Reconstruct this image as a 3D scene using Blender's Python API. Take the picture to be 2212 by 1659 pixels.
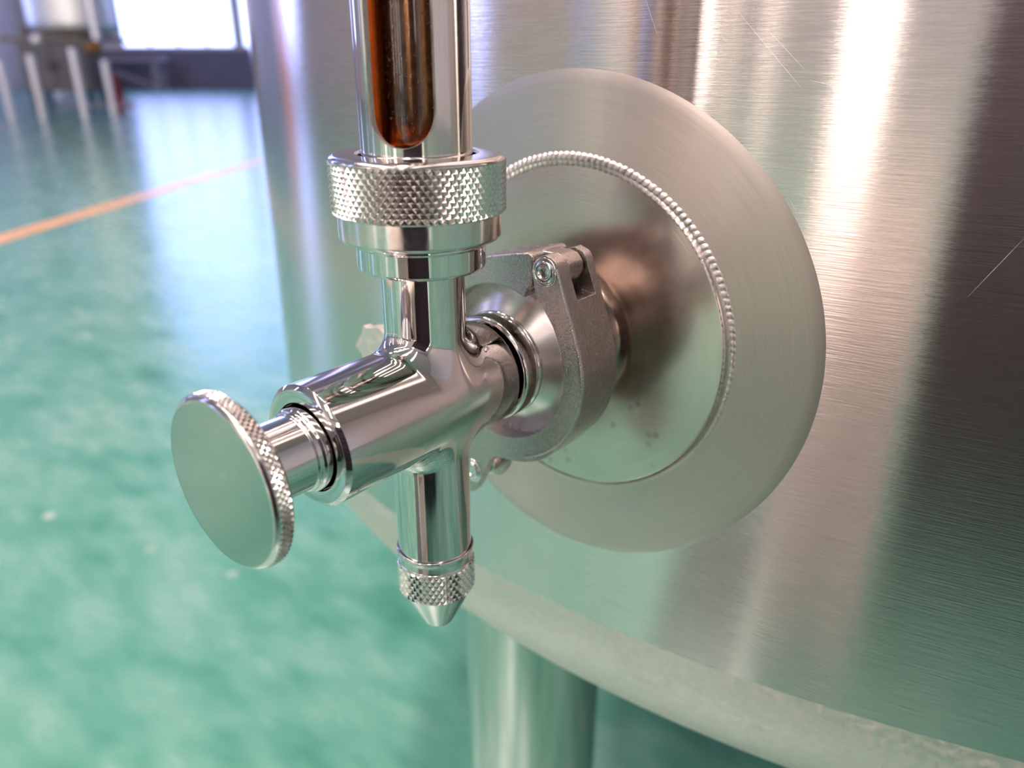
import bpy, bmesh, math, random
import numpy as np
from mathutils import Vector, Matrix

# ------------------------------------------------------------------ scene, camera, light
for _o in list(bpy.data.objects):
    bpy.data.objects.remove(_o)
SC = bpy.context.scene
COL = SC.collection
random.seed(4)
Z0 = 0.664                       # height of the valve axis above the floor (m)
MM = 0.001
PI = math.pi

YAW, PITCH = math.radians(39.061), math.radians(22.985)
cam_data = bpy.data.cameras.new('camera')
cam_data.sensor_fit = 'HORIZONTAL'
cam_data.sensor_width = 36.0
cam_data.lens = 36.0 * 1663.65 / 2212.0
cam_data.clip_start = 0.01
cam_data.clip_end = 200
cam_data.dof.use_dof = True
cam_data.dof.focus_distance = 0.203
cam_data.dof.aperture_fstop = 9.5
cam = bpy.data.objects.new('camera', cam_data)
COL.objects.link(cam)
cam.location = (0.141994, -0.137957, 0.086367 + Z0)
cam.rotation_euler = (PI / 2 - PITCH, 0, YAW)
SC.camera = cam

SC.view_settings.view_transform = 'Standard'
SC.view_settings.look = 'None'
SC.view_settings.gamma = 1.0
SC.view_settings.use_curve_mapping = False
SC.view_settings.exposure = 0.12

world = bpy.data.worlds.new('world')
SC.world = world
world.use_nodes = True
_bg = world.node_tree.nodes['Background']
_bg.inputs[0].default_value = (0.72, 0.84, 1.0, 1)
_bg.inputs[1].default_value = 1.0

WINDOW_POWER = 3.0
LAMP_POWER = 130.0
LAMP_COLOR = (1.0, 0.84, 0.80)

# room frame: u = down the hall (away from the camera), v = to the right
UD = np.array([-0.5417, 0.8406])
VD = np.array([0.8406, 0.5417])
ROOM_ROT = math.atan2(0.5417, 0.8406)     # rotation that turns +X into v, +Y into u

def R(u, v, z=0.0):
    p = UD * u + VD * v
    return Vector((p[0], p[1], z))

# ------------------------------------------------------------------ node helpers
def mat(name, base=(0.8, 0.8, 0.8), metal=0.0, rough=0.5, **kw):
    m = bpy.data.materials.new(name)
    m.use_nodes = True
    b = m.node_tree.nodes['Principled BSDF']
    b.inputs['Base Color'].default_value = (*base, 1)
    b.inputs['Metallic'].default_value = metal
    b.inputs['Roughness'].default_value = rough
    for k, v in kw.items():
        b.inputs[k.replace('_', ' ')].default_value = v
    return m, m.node_tree, b

def nd(nt, kind, **kw):
    n = nt.nodes.new(kind)
    for k, v in kw.items():
        if k in ('inp',):
            for kk, vv in v.items():
                n.inputs[kk].default_value = vv
        else:
            setattr(n, k, v)
    return n

def ramp(nt, src, stops):
    r = nt.nodes.new('ShaderNodeValToRGB')
    el = r.color_ramp.elements
    while len(el) > 1:
        el.remove(el[-1])
    el[0].position = stops[0][0]
    el[0].color = (*stops[0][1], 1)
    for p, c in stops[1:]:
        e = el.new(p)
        e.color = (*c, 1)
    nt.links.new(src, r.inputs[0])
    return r

def math_node(nt, op, a, b=None):
    n = nt.nodes.new('ShaderNodeMath')
    n.operation = op
    for i, s in enumerate((a, b)):
        if s is None:
            continue
        if isinstance(s, (int, float)):
            n.inputs[i].default_value = s
        else:
            nt.links.new(s, n.inputs[i])
    return n.outputs[0]

def noise(nt, vec, scale, detail=3.0, rough=0.5):
    n = nd(nt, 'ShaderNodeTexNoise', inp={'Scale': scale, 'Detail': detail, 'Roughness': rough})
    nt.links.new(vec, n.inputs['Vector'])
    return n.outputs['Fac']

def mapped(nt, vec, scale=(1, 1, 1), loc=(0, 0, 0), rot=(0, 0, 0)):
    n = nd(nt, 'ShaderNodeMapping', inp={'Scale': scale, 'Location': loc, 'Rotation': rot})
    nt.links.new(vec, n.inputs['Vector'])
    return n.outputs[0]

def bump(nt, b, height, strength, dist):
    n = nd(nt, 'ShaderNodeBump', inp={'Strength': strength, 'Distance': dist})
    nt.links.new(height, n.inputs['Height'])
    nt.links.new(n.outputs[0], b.inputs['Normal'])
    return n

def obj_coords(nt):
    return nd(nt, 'ShaderNodeTexCoord').outputs['Object']

# brushed cylinder (axis z at the object's origin): hairlines run round the shell
def brushed_shell(name, base, rough, aniso, lines=0.25, radius=0.565, var=0.10):
    m, nt, b = mat(name, base, 1.0, rough, Anisotropic=aniso, Anisotropic_Rotation=0.25)
    t = nd(nt, 'ShaderNodeTangent', direction_type='RADIAL', axis='Z')
    nt.links.new(t.outputs[0], b.inputs['Tangent'])
    oc = obj_coords(nt)
    sep = nd(nt, 'ShaderNodeSeparateXYZ')
    nt.links.new(oc, sep.inputs[0])
    ang = math_node(nt, 'ARCTAN2', sep.outputs['X'], sep.outputs['Y'])
    comb = nd(nt, 'ShaderNodeCombineXYZ')
    nt.links.new(math_node(nt, 'MULTIPLY', ang, radius), comb.inputs['X'])
    nt.links.new(sep.outputs['Z'], comb.inputs['Y'])
    hair = noise(nt, mapped(nt, comb.outputs[0], (70, 1900, 1)), 1.0, 3.0, 0.6)
    hair2 = noise(nt, mapped(nt, comb.outputs[0], (14, 500, 1)), 1.0, 2.0, 0.5)
    h = math_node(nt, 'ADD', hair, math_node(nt, 'MULTIPLY', hair2, 0.5))
    bump(nt, b, h, lines, 0.0002)
    lo = tuple(c * (1 - var) for c in base)
    hi = tuple(min(1, c * (1 + var)) for c in base)
    r = ramp(nt, hair, [(0.3, lo), (0.7, hi)])
    nt.links.new(r.outputs[0], b.inputs['Base Color'])
    return m

# circular grinding round the y axis at the object's origin
def ground_disc(name, base, rough, aniso, lines=0.2, tint=False, spots=False):
    m, nt, b = mat(name, base, 1.0, rough, Anisotropic=aniso, Anisotropic_Rotation=0.25)
    t = nd(nt, 'ShaderNodeTangent', direction_type='RADIAL', axis='Y')
    nt.links.new(t.outputs[0], b.inputs['Tangent'])
    oc = obj_coords(nt)
    sep = nd(nt, 'ShaderNodeSeparateXYZ')
    nt.links.new(oc, sep.inputs[0])
    ang = math_node(nt, 'ARCTAN2', sep.outputs['X'], sep.outputs['Z'])
    r2 = math_node(nt, 'SQRT', math_node(nt, 'ADD', math_node(nt, 'MULTIPLY', sep.outputs['X'], sep.outputs['X']),
                                         math_node(nt, 'MULTIPLY', sep.outputs['Z'], sep.outputs['Z'])))
    comb = nd(nt, 'ShaderNodeCombineXYZ')
    nt.links.new(math_node(nt, 'MULTIPLY', ang, 0.05), comb.inputs['X'])
    nt.links.new(r2, comb.inputs['Y'])
    hair = noise(nt, mapped(nt, comb.outputs[0], (60, 2200, 1)), 1.0, 3.0, 0.6)
    bump(nt, b, hair, lines, 0.00015)
    lo = tuple(c * 0.93 for c in base)
    hi = tuple(min(1, c * 1.06) for c in base)
    col = ramp(nt, hair, [(0.3, lo), (0.7, hi)]).outputs[0]
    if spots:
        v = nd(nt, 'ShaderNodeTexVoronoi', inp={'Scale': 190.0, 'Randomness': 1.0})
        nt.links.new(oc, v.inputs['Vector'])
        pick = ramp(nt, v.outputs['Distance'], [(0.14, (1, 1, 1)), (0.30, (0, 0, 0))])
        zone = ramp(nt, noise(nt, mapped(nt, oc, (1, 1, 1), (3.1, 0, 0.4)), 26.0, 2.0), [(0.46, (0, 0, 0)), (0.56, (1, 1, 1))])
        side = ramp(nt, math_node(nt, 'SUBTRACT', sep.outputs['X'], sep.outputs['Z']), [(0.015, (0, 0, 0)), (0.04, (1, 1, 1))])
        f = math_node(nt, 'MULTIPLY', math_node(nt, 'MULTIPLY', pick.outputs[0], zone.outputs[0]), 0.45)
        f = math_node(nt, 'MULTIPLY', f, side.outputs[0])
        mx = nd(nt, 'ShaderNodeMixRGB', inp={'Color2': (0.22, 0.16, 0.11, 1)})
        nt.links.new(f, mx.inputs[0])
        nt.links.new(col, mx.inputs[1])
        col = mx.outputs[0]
    if tint:   # straw and brown weld heat tint, deepened and widened to paint in the clamp's shade
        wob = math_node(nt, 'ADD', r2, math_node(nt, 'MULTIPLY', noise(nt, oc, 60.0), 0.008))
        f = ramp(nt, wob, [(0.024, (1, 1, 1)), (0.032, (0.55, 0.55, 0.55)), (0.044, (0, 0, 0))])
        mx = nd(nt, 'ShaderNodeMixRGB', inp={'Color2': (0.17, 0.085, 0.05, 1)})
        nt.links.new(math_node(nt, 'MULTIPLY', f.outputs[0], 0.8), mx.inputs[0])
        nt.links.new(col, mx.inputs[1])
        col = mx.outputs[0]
    nt.links.new(col, b.inputs['Base Color'])
    return m

def steel(name, base=(0.78, 0.75, 0.73), rough=0.08, wob=0.0, wobscale=200, speck=0.0, aniso=0.0, axis='Z'):
    m, nt, b = mat(name, base, 1.0, rough)
    oc = obj_coords(nt)
    if aniso:
        b.inputs['Anisotropic'].default_value = aniso
        b.inputs['Anisotropic Rotation'].default_value = 0.25
        t = nd(nt, 'ShaderNodeTangent', direction_type='RADIAL', axis=axis)
        nt.links.new(t.outputs[0], b.inputs['Tangent'])
    fine = noise(nt, oc, 350.0, 3.0)
    mr = nd(nt, 'ShaderNodeMapRange', inp={'From Min': 0.3, 'From Max': 0.7, 'To Min': rough * 0.75, 'To Max': rough * 1.35})
    nt.links.new(fine, mr.inputs[0])
    nt.links.new(mr.outputs[0], b.inputs['Roughness'])
    if wob:
        bump(nt, b, noise(nt, oc, wobscale, 2.0), wob, 0.0004)
    return m

# ------------------------------------------------------------------ materials
M = {}
M['chrome'] = steel('polished_steel', (0.70, 0.65, 0.63), 0.05, 0.03, 60)
M['stem'] = steel('turned_steel', (0.70, 0.665, 0.645), 0.09)
M['nut'] = steel('machined_steel', (0.72, 0.67, 0.65), 0.13, 0.02, 900)
M['collar'] = steel('satin_turned_steel', (0.68, 0.64, 0.62), 0.17, aniso=0.6, axis='Z')
M['knurl'] = steel('knurled_steel', (0.74, 0.68, 0.65), 0.17, 0.10, 1500)
M['face'] = steel('lapped_steel', (0.50, 0.51, 0.47), 0.13)
M['cast'] = steel('cast_steel', (0.45, 0.40, 0.375), 0.22, 0.45, 2600)
M['cone'] = ground_disc('ferrule_steel', (0.86, 0.79, 0.75), 0.25, 0.7, 0.05)
M['shell'] = brushed_shell('brushed_tank_steel', (0.77, 0.68, 0.655), 0.14, 0.97, 0.25)
M['dish'] = steel('ground_dish_steel', (0.76, 0.67, 0.62), 0.5)
M['ring'] = ground_disc('ground_ring_steel', (0.56, 0.485, 0.44), 0.42, 0.65, 0.10)
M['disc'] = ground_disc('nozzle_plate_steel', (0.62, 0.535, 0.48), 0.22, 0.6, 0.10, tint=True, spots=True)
M['bead'] = steel('weld_steel', (0.60, 0.53, 0.49), 0.38, 0.4, 900)
M['leg'] = steel('leg_steel', (0.60, 0.60, 0.56), 0.16)
M['inner'] = steel('bronzed_tube_wall', (0.72, 0.40, 0.20), 0.18, 0.05, 500)
M['sleeve'] = steel('gauge_sleeve_steel', (0.74, 0.70, 0.66), 0.075)
M['cut'] = steel('sawn_steel_edge', (0.62, 0.58, 0.54), 0.42, 0.3, 1500)
M['scratch'] = steel('bare_scratch', (0.9, 0.86, 0.84), 0.55)
M['wing'] = steel('blasted_steel', (0.80, 0.70, 0.64), 0.45, 0.2, 1500)
M['rubber'] = mat('black_rubber', (0.02, 0.02, 0.02), 0, 0.5)[0]
M['vessel'] = steel('vessel_steel', (0.92, 0.90, 0.92), 0.42)
M['legpipe'] = steel('frame_pipe_steel', (0.95, 0.89, 0.90), 0.36)
M['lamp_body'] = mat('lamp_housing', (0.7, 0.7, 0.7), 0.3, 0.4)[0]

def make_glass():
    m, nt, b = mat('sight_glass', (0.96, 0.93, 0.90), 0.0, 0.03)
    b.inputs['Transmission Weight'].default_value = 1.0
    b.inputs['IOR'].default_value = 1.47
    oc = obj_coords(nt)
    n = noise(nt, mapped(nt, oc, (1, 1, 0.7)), 900.0, 2.0)
    f = ramp(nt, n, [(0.70, (0, 0, 0)), (0.74, (1, 1, 1))])
    mx = nd(nt, 'ShaderNodeMapRange', inp={'To Min': 0.03, 'To Max': 0.55})
    nt.links.new(f.outputs[0], mx.inputs[0])
    nt.links.new(mx.outputs[0], b.inputs['Roughness'])
    return m
M['glass'] = make_glass()

def make_floor():
    m, nt, b = mat('green_epoxy', (0.2, 0.5, 0.4), 0.0, 0.16)
    b.inputs['IOR'].default_value = 1.66
    oc = obj_coords(nt)
    rotd = mapped(nt, oc, (1, 1.8, 1), (0, 0, 0), (0, 0, 0.5))
    big = noise(nt, rotd, 2.1, 5.0, 0.6)
    mid = noise(nt, mapped(nt, oc, (1, 2.2, 1), (4, 2, 0), (0, 0, 0.3)), 8.0, 3.5, 0.55)
    s = math_node(nt, 'ADD', math_node(nt, 'MULTIPLY', big, 0.45), math_node(nt, 'MULTIPLY', mid, 0.55))
    col = ramp(nt, s, [(0.30, (0.038, 0.17, 0.115)), (0.45, (0.085, 0.25, 0.185)), (0.56, (0.13, 0.285, 0.225)), (0.70, (0.20, 0.325, 0.275))])
    v = nd(nt, 'ShaderNodeTexVoronoi', inp={'Scale': 9.0, 'Randomness': 1.0})
    nt.links.new(oc, v.inputs['Vector'])
    spot = ramp(nt, v.outputs['Distance'], [(0.05, (1, 1, 1)), (0.14, (0, 0, 0))])
    gate = ramp(nt, noise(nt, oc, 5.0, 2.0), [(0.55, (0, 0, 0)), (0.6, (1, 1, 1))])
    f = math_node(nt, 'MULTIPLY', math_node(nt, 'MULTIPLY', spot.outputs[0], gate.outputs[0]), 0.7)
    mx = nd(nt, 'ShaderNodeMixRGB', inp={'Color2': (0.55, 0.52, 0.46, 1)})
    nt.links.new(f, mx.inputs[0])
    nt.links.new(col.outputs[0], mx.inputs[1])
    nt.links.new(mx.outputs[0], b.inputs['Base Color'])
    rr = nd(nt, 'ShaderNodeMapRange', inp={'From Min': 0.3, 'From Max': 0.7, 'To Min': 0.20, 'To Max': 0.30})
    nt.links.new(mid, rr.inputs[0])
    nt.links.new(rr.outputs[0], b.inputs['Roughness'])
    bump(nt, b, noise(nt, oc, 6.0, 3.0), 0.18, 0.012)
    return m
M['floor'] = make_floor()

def painted(name, base, rough=0.6, var=0.12, scale=4.0):
    m, nt, b = mat(name, base, 0.0, rough)
    n = noise(nt, obj_coords(nt), scale, 4.0)
    c = ramp(nt, n, [(0.3, tuple(x * (1 - var) for x in base)), (0.7, tuple(min(1, x * (1 + var)) for x in base))])
    nt.links.new(c.outputs[0], b.inputs['Base Color'])
    return m
M['wall'] = painted('white_wall_paint', (0.68, 0.62, 0.62))
M['wainscot'] = painted('shaded_grey_purple_wall', (0.16, 0.135, 0.19))
M['ceiling'] = painted('ceiling_sheet', (0.55, 0.51, 0.49))
M['line'] = painted('worn_orange_paint', (0.72, 0.36, 0.16), 0.35, 0.2, 12.0)
M['line2'] = painted('faded_pink_paint', (0.58, 0.36, 0.30), 0.35, 0.2, 12.0)
M['frame'] = painted('cream_window_frame', (0.62, 0.55, 0.50))
M['red'] = painted('red_enamel', (0.42, 0.008, 0.035), 0.3)
M['black'] = painted('black_plastic', (0.03, 0.03, 0.035), 0.4)
M['taupe'] = painted('taupe_enamel', (0.20, 0.165, 0.14), 0.5)
M['orange'] = painted('orange_enamel', (0.62, 0.22, 0.02), 0.4)
M['white'] = painted('white_plastic', (0.75, 0.72, 0.74), 0.35)
M['maroon'] = painted('dark_maroon_stand_in', (0.040, 0.018, 0.024), 0.55)
M['pale_wood'] = painted('pale_wood', (0.86, 0.68, 0.58), 0.6)
M['mat_dark'] = painted('dark_rubber', (0.02, 0.03, 0.03), 0.6)
M['bench'] = painted('weathered_steel_paint', (0.30, 0.25, 0.28), 0.5)
def emitter(name, color, power):
    m = bpy.data.materials.new(name)
    m.use_nodes = True
    nt = m.node_tree
    nt.nodes.remove(nt.nodes['Principled BSDF'])
    e = nd(nt, 'ShaderNodeEmission', inp={'Color': (*color, 1), 'Strength': power})
    nt.links.new(e.outputs[0], nt.nodes['Material Output'].inputs[0])
    return m
M['pane'] = emitter('daylit_frosted_glazing', (0.38, 0.47, 1.0), WINDOW_POWER * 1.9)
M['pane_warm'] = emitter('sunlit_frosted_glazing', (1.0, 0.86, 0.79), WINDOW_POWER * 1.9)
M['tube'] = emitter('lamp_diffuser', (1.0, 0.93, 0.88), 6.0)

# ------------------------------------------------------------------ mesh helpers
class MB:
    def __init__(self):
        self.v, self.f, self.flat = [], [], []
    def add(self, vs, fs, flat=False, M4=None):
        o = len(self.v)
        if M4 is not None:
            vs = [tuple(M4 @ Vector(p)) for p in vs]
        self.v += [tuple(p) for p in vs]
        self.f += [tuple(i + o for i in f) for f in fs]
        self.flat += [flat] * len(fs)
        return self
    def build(self, name, material, parent=None, sharp=38, bevel=0, segs=2, loc=None, recalc=True):
        me = bpy.data.meshes.new(name)
        base = Vector((0, 0, 0))
        if parent is not None:
            p = parent
            while p is not None:
                base = base + p.location
                p = p.parent
        elif loc is not None:
            base = Vector(loc)
        vs = [(p[0] - base.x, p[1] - base.y, p[2] - base.z) for p in self.v]
        own = Vector((0, 0, 0))
        if parent is not None and loc is not None:
            own = Vector(loc) - base
            vs = [(p[0] - own.x, p[1] - own.y, p[2] - own.z) for p in vs]
        me.from_pydata(vs, [], self.f)
        bm = bmesh.new()
        bm.from_mesh(me)
        if recalc:
            bmesh.ops.recalc_face_normals(bm, faces=bm.faces)
        ca = math.radians(sharp)
        for i, fc in enumerate(bm.faces):
            fc.smooth = not self.flat[i]
        for e in bm.edges:
            if len(e.link_faces) == 2 and e.calc_face_angle(0) > ca:
                e.smooth = False
        bm.to_mesh(me)
        bm.free()
        me.materials.append(material)
        o = bpy.data.objects.new(name, me)
        COL.objects.link(o)
        if parent is not None:
            o.parent = parent
            o.location = own
        else:
            o.location = base
        if bevel:
            md = o.modifiers.new('bevel', 'BEVEL')
            md.width = bevel
            md.segments = segs
            md.limit_method = 'ANGLE'
            md.angle_limit = math.radians(35)
            md.harden_normals = True
        return o

def thing(name, label, cat, loc, rz=0, group=None):
    o = bpy.data.objects.new(name, None)
    o.empty_display_size = 0.02
    COL.objects.link(o)
    o.location = loc
    o.rotation_euler = (0, 0, rz)
    o['label'] = label
    o['category'] = cat
    if group:
        o['group'] = group
    return o

def rounded(pts, rad, n=4):
    """round the inner corners of an open profile"""
    out = [pts[0]]
    for i in range(1, len(pts) - 1):
        p, a, b = Vector(pts[i]), Vector(pts[i - 1]), Vector(pts[i + 1])
        da, db = (a - p), (b - p)
        la, lb = da.length, db.length
        if la < 1e-9 or lb < 1e-9:
            continue
        r = min(rad, la * 0.45, lb * 0.45)
        s, e = p + da / la * r, p + db / lb * r
        for k in range(n + 1):
            t = k / n
            q = s * (1 - t) ** 2 + p * 2 * t * (1 - t) + e * t * t
            out.append((q.x, q.y))
    out.append(pts[-1])
    return out

def revolve(mb, prof, axis='Z', segs=128, c=(0, 0), scale=MM, rad=0.25, off=(0, 0, Z0), a0=0.0, a1=2 * PI, flat=False):
    """profile of (radius, position along axis), turned about the valve's own y or z axis"""
    pr = rounded(prof, rad) if rad else prof
    full = abs(a1 - a0 - 2 * PI) < 1e-6
    n = segs if full else segs + 1
    vs, fs = [], []
    for (r, h) in pr:
        for k in range(n):
            t = a0 + (a1 - a0) * k / segs
            if axis == 'Z':
                p = (c[0] + r * math.cos(t), c[1] + r * math.sin(t), h)
            else:
                p = (c[0] + r * math.cos(t), h, c[1] + r * math.sin(t))
            vs.append((p[0] * scale + off[0], p[1] * scale + off[1], p[2] * scale + off[2]))
    for i in range(len(pr) - 1):
        for k in range(segs):
            k2 = (k + 1) % n
            fs.append((i * n + k, i * n + k2, (i + 1) * n + k2, (i + 1) * n + k))
    return mb.add(vs, fs, flat)

def knurl(mb, axis, rad_, h0, h1, N, rows, depth, taper=None, off=(0, 0, Z0), c=(0, 0)):
    """diamond knurling: each diamond a small flat-topped pyramid"""
    def pos(m, h, r):
        t = m * PI / N
        if axis == 'Z':
            p = (c[0] + r * math.cos(t), c[1] + r * math.sin(t), h)
        else:
            p = (c[0] + r * math.cos(t), h, c[1] + r * math.sin(t))
        return (p[0] * MM + off[0], p[1] * MM + off[1], p[2] * MM + off[2])
    dh = (h1 - h0) / rows
    rr = taper or (lambda h: rad_)
    for m in range(2 * N):
        for n in range(rows + 1):
            if (m + n) % 2 == 0:
                continue
            hc = h0 + n * dh
            cor = [(m - 1, hc), (m, hc + dh), (m + 1, hc), (m, hc - dh)]
            if n == 0:
                cor = [(m - 1, hc), (m, hc + dh), (m + 1, hc)]
            if n == rows:
                cor = [(m - 1, hc), (m + 1, hc), (m, hc - dh)]
            mh = hc if 0 < n < rows else (hc + dh * 0.25 if n == 0 else hc - dh * 0.25)
            base = [pos(a, h, rr(h) - depth) for a, h in cor]
            k = 0.14
            top = [pos(m + (a - m) * k, mh + (h - mh) * k, rr(mh)) for a, h in cor]
            L = len(cor)
            fs = [tuple(L + i for i in range(L))]
            for i in range(L):
                j = (i + 1) % L
                fs.append((i, j, L + j, L + i))
            mb.add(base + top, fs, True)
    return mb

def box(mb, c, s, rz=0.0, M4=None):
    x, y, z = s[0] / 2, s[1] / 2, s[2] / 2
    vs = [(-x, -y, -z), (x, -y, -z), (x, y, -z), (-x, y, -z), (-x, -y, z), (x, -y, z), (x, y, z), (-x, y, z)]
    fs = [(0, 3, 2, 1), (4, 5, 6, 7), (0, 1, 5, 4), (1, 2, 6, 5), (2, 3, 7, 6), (3, 0, 4, 7)]
    T = Matrix.Translation(Vector(c)) @ Matrix.Rotation(rz, 4, 'Z')
    if M4 is not None:
        T = M4
    return mb.add(vs, fs, False, T)

def tube_between(mb, p0, p1, r, segs=24, caps=True, r1=None):
    p0, p1 = Vector(p0), Vector(p1)
    d = (p1 - p0)
    q = d.to_track_quat('Z', 'Y').to_matrix().to_4x4()
    T = Matrix.Translation(p0) @ q
    L = d.length
    r1 = r if r1 is None else r1
    vs = [(r * math.cos(2 * PI * k / segs), r * math.sin(2 * PI * k / segs), 0) for k in range(segs)]
    vs += [(r1 * math.cos(2 * PI * k / segs), r1 * math.sin(2 * PI * k / segs), L) for k in range(segs)]
    fs = [(k, (k + 1) % segs, segs + (k + 1) % segs, segs + k) for k in range(segs)]
    if caps:
        fs += [tuple(range(segs - 1, -1, -1)), tuple(range(segs, 2 * segs))]
    return mb.add(vs, fs, False, T)

def prism_y(mb, outline, y0, y1, off=(0, 0, Z0)):
    """extrude an (x, z) outline in mm along y; ear-clipping is left to Blender's n-gons"""
    n = len(outline)
    vs = [(x * MM + off[0], y0 * MM + off[1], z * MM + off[2]) for x, z in outline]
    vs += [(x * MM + off[0], y1 * MM + off[1], z * MM + off[2]) for x, z in outline]
    fs = [tuple(range(n)), tuple(range(2 * n - 1, n - 1, -1))]
    fs += [(i, n + i, n + (i + 1) % n, (i + 1) % n) for i in range(n)]
    return mb.add(vs, fs)

def structure(o, label=None):
    o['kind'] = 'structure'
    if label:
        o['label'] = label
    return o

# ------------------------------------------------------------------ the hall
U0, U1, V0, V1, H = -14.0, 19.9, -14.5, 9.0, 9.0

def room_box(name, u0, u1, v0, v1, z0, z1, material, parent=None, bevel=0):
    mb = MB()
    c = R((u0 + u1) / 2, (v0 + v1) / 2, (z0 + z1) / 2)
    box(mb, c, (v1 - v0, u1 - u0, z1 - z0), ROOM_ROT)
    return mb.build(name, material, parent, bevel=bevel, loc=None if parent else c)

structure(room_box('floor', U0, U1, V0, V1, -0.1, 0.0, M['floor']))
structure(room_box('ceiling', U0, U1, V0, V1, H, H + 0.1, M['ceiling']))
M['added_roof_glow'] = emitter('added_roof_emitter', (1.0, 0.90, 0.86), 6.0)  # unseen glowing roof strips, added for white streaks on the polished steel
for _v in (-8.0, -4.8, -1.6, 1.6):
    _f = structure(room_box('trim_%d' % (3 + int((_v + 8.0) / 3.2 + 0.5)), -13.0, -0.6, _v - 0.34, _v + 0.34, H - 0.04, H + 0.001, M['frame']))
    for _k in range(6):
        room_box('added_glow_sheet', -12.95 + _k * 2.06, -12.95 + _k * 2.06 + 2.0, _v - 0.3, _v + 0.3, H - 0.055, H - 0.035, M['added_roof_glow'], _f)

def wall(name, axis, pos, a0, a1, openings, thick=0.2, outward=1, low=None):
    """wall at u=pos (axis 'u') or v=pos (axis 'v') spanning a0..a1 with (a, b, z0, z1) openings"""
    mb = MB()
    def seg(a, b, z0, z1):
        if b - a < 1e-4 or z1 - z0 < 1e-4:
            return
        p0, p1 = (pos, pos + thick * outward) if outward > 0 else (pos - thick, pos)
        if axis == 'u':
            c = R((p0 + p1) / 2, (a + b) / 2, (z0 + z1) / 2)
            box(mb, c, (b - a, thick, z1 - z0), ROOM_ROT)
        else:
            c = R((a + b) / 2, (p0 + p1) / 2, (z0 + z1) / 2)
            box(mb, c, (thick, b - a, z1 - z0), ROOM_ROT)
    x = a0
    for (a, b, z0, z1) in sorted(openings):
        seg(x, a, 0, H)
        seg(a, b, 0, z0)
        seg(a, b, z1, H)
        x = b
    seg(x, a1, 0, H)
    return structure(mb.build(name, M['wall'], sharp=30))

def window(name, axis, pos, a, b, z0, z1, n, outward=1, pane='pane', mull=0.05):
    """frame with upright mullions and one pane per light, set in the wall's depth"""
    mid = pos + 0.08 * outward
    def place(mb, s0, s1, za, zb, t):
        if axis == 'u':
            box(mb, R(mid, (s0 + s1) / 2, (za + zb) / 2), (s1 - s0, t, zb - za), ROOM_ROT)
        else:
            box(mb, R((s0 + s1) / 2, mid, (za + zb) / 2), (t, s1 - s0, zb - za), ROOM_ROT)
    mb = MB()
    w = 0.06
    place(mb, a, b, z0, z0 + w, 0.08)
    place(mb, a, b, z1 - w, z1, 0.08)
    place(mb, a, a + w, z0 + w, z1 - w, 0.08)
    place(mb, b - w, b, z0 + w, z1 - w, 0.08)
    root = structure(mb.build(name, M['frame'], sharp=30))
    st = (b - a) / n
    for i in range(1, n):
        mb = MB()
        place(mb, a + i * st - mull / 2, a + i * st + mull / 2, z0 + w, z1 - w, 0.07)
        mb.build('mullion', M['frame'], root)
    for i in range(n):
        mb = MB()
        place(mb, a + i * st + 0.03, a + (i + 1) * st - 0.03, z0 + w / 2, z1 - w / 2, 0.012)
        mb.build('pane', M[pane], root)
    return root

back_open = [(-12.13, -9.10, 0.95, 8.2), (-8.93, -7.2, 0.95, 8.2), (1.0, 4.5, 1.2, 8.2)]
wall('wall_back', 'u', U1, V0, V1, back_open)
window('window_1', 'u', U1, -12.13, -9.10, 0.95, 8.2, 4)
window('window_2', 'u', U1, -8.93, -7.2, 0.95, 8.2, 2)
window('window_3', 'u', U1, 1.0, 4.5, 1.2, 4.6, 4)
left_open = [(-13.4, -13.1, 0.4, 8.2), (-11.9, -10.75, 0.2, 8.2), (-9.35, -9.0, 0.4, 8.2), (-7.75, -7.45, 0.4, 8.2), (-2.0, -1.2, 1.0, 8.2), (2.5, 3.2, 1.0, 8.2), (9.0, 12.0, 1.0, 8.2)]
wall('wall_left', 'v', V0, U0, U1, left_open, outward=-1)
for i, (a, b, z0, z1) in enumerate(left_open):
    window('window_%d' % (4 + i), 'v', V0, a, b, z0, z1, 1 if b - a < 1.2 else 3, -1, 'pane_warm' if i < 4 else 'pane')
front_open = [(-13.45, -13.1, 0.4, 8.2), (-9.75, -8.05, 0.1, 8.2), (-3.0, -1.5, 1.0, 8.2), (4.0, 7.0, 1.0, 4.6)]
wall('wall_front', 'u', U0, V0, V1, front_open, outward=-1)
for i, (a, b, z0, z1) in enumerate(front_open):
    window('window_%d' % (11 + i), 'u', U0, a, b, z0, z1, 4 if i == 1 else (1 if i == 0 else 2), -1, 'pane_warm')
wall('wall_right', 'v', V1, U0, U1, [])

# purple-grey lower band of the far wall, its shadow put into the colour, and painted floor lines
structure(room_box('baseboard_back', U1 - 0.02, U1 + 0.001, V0, V1, 0.0, 0.93, M['wainscot']))
structure(room_box('trim_1', -13.5, 19.5, -2.67, -2.55, 0.0, 0.002, M['line']))
structure(room_box('trim_2', 8.2, 8.75, -14.0, -6.9, 0.0, 0.002, M['line2']))

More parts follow.
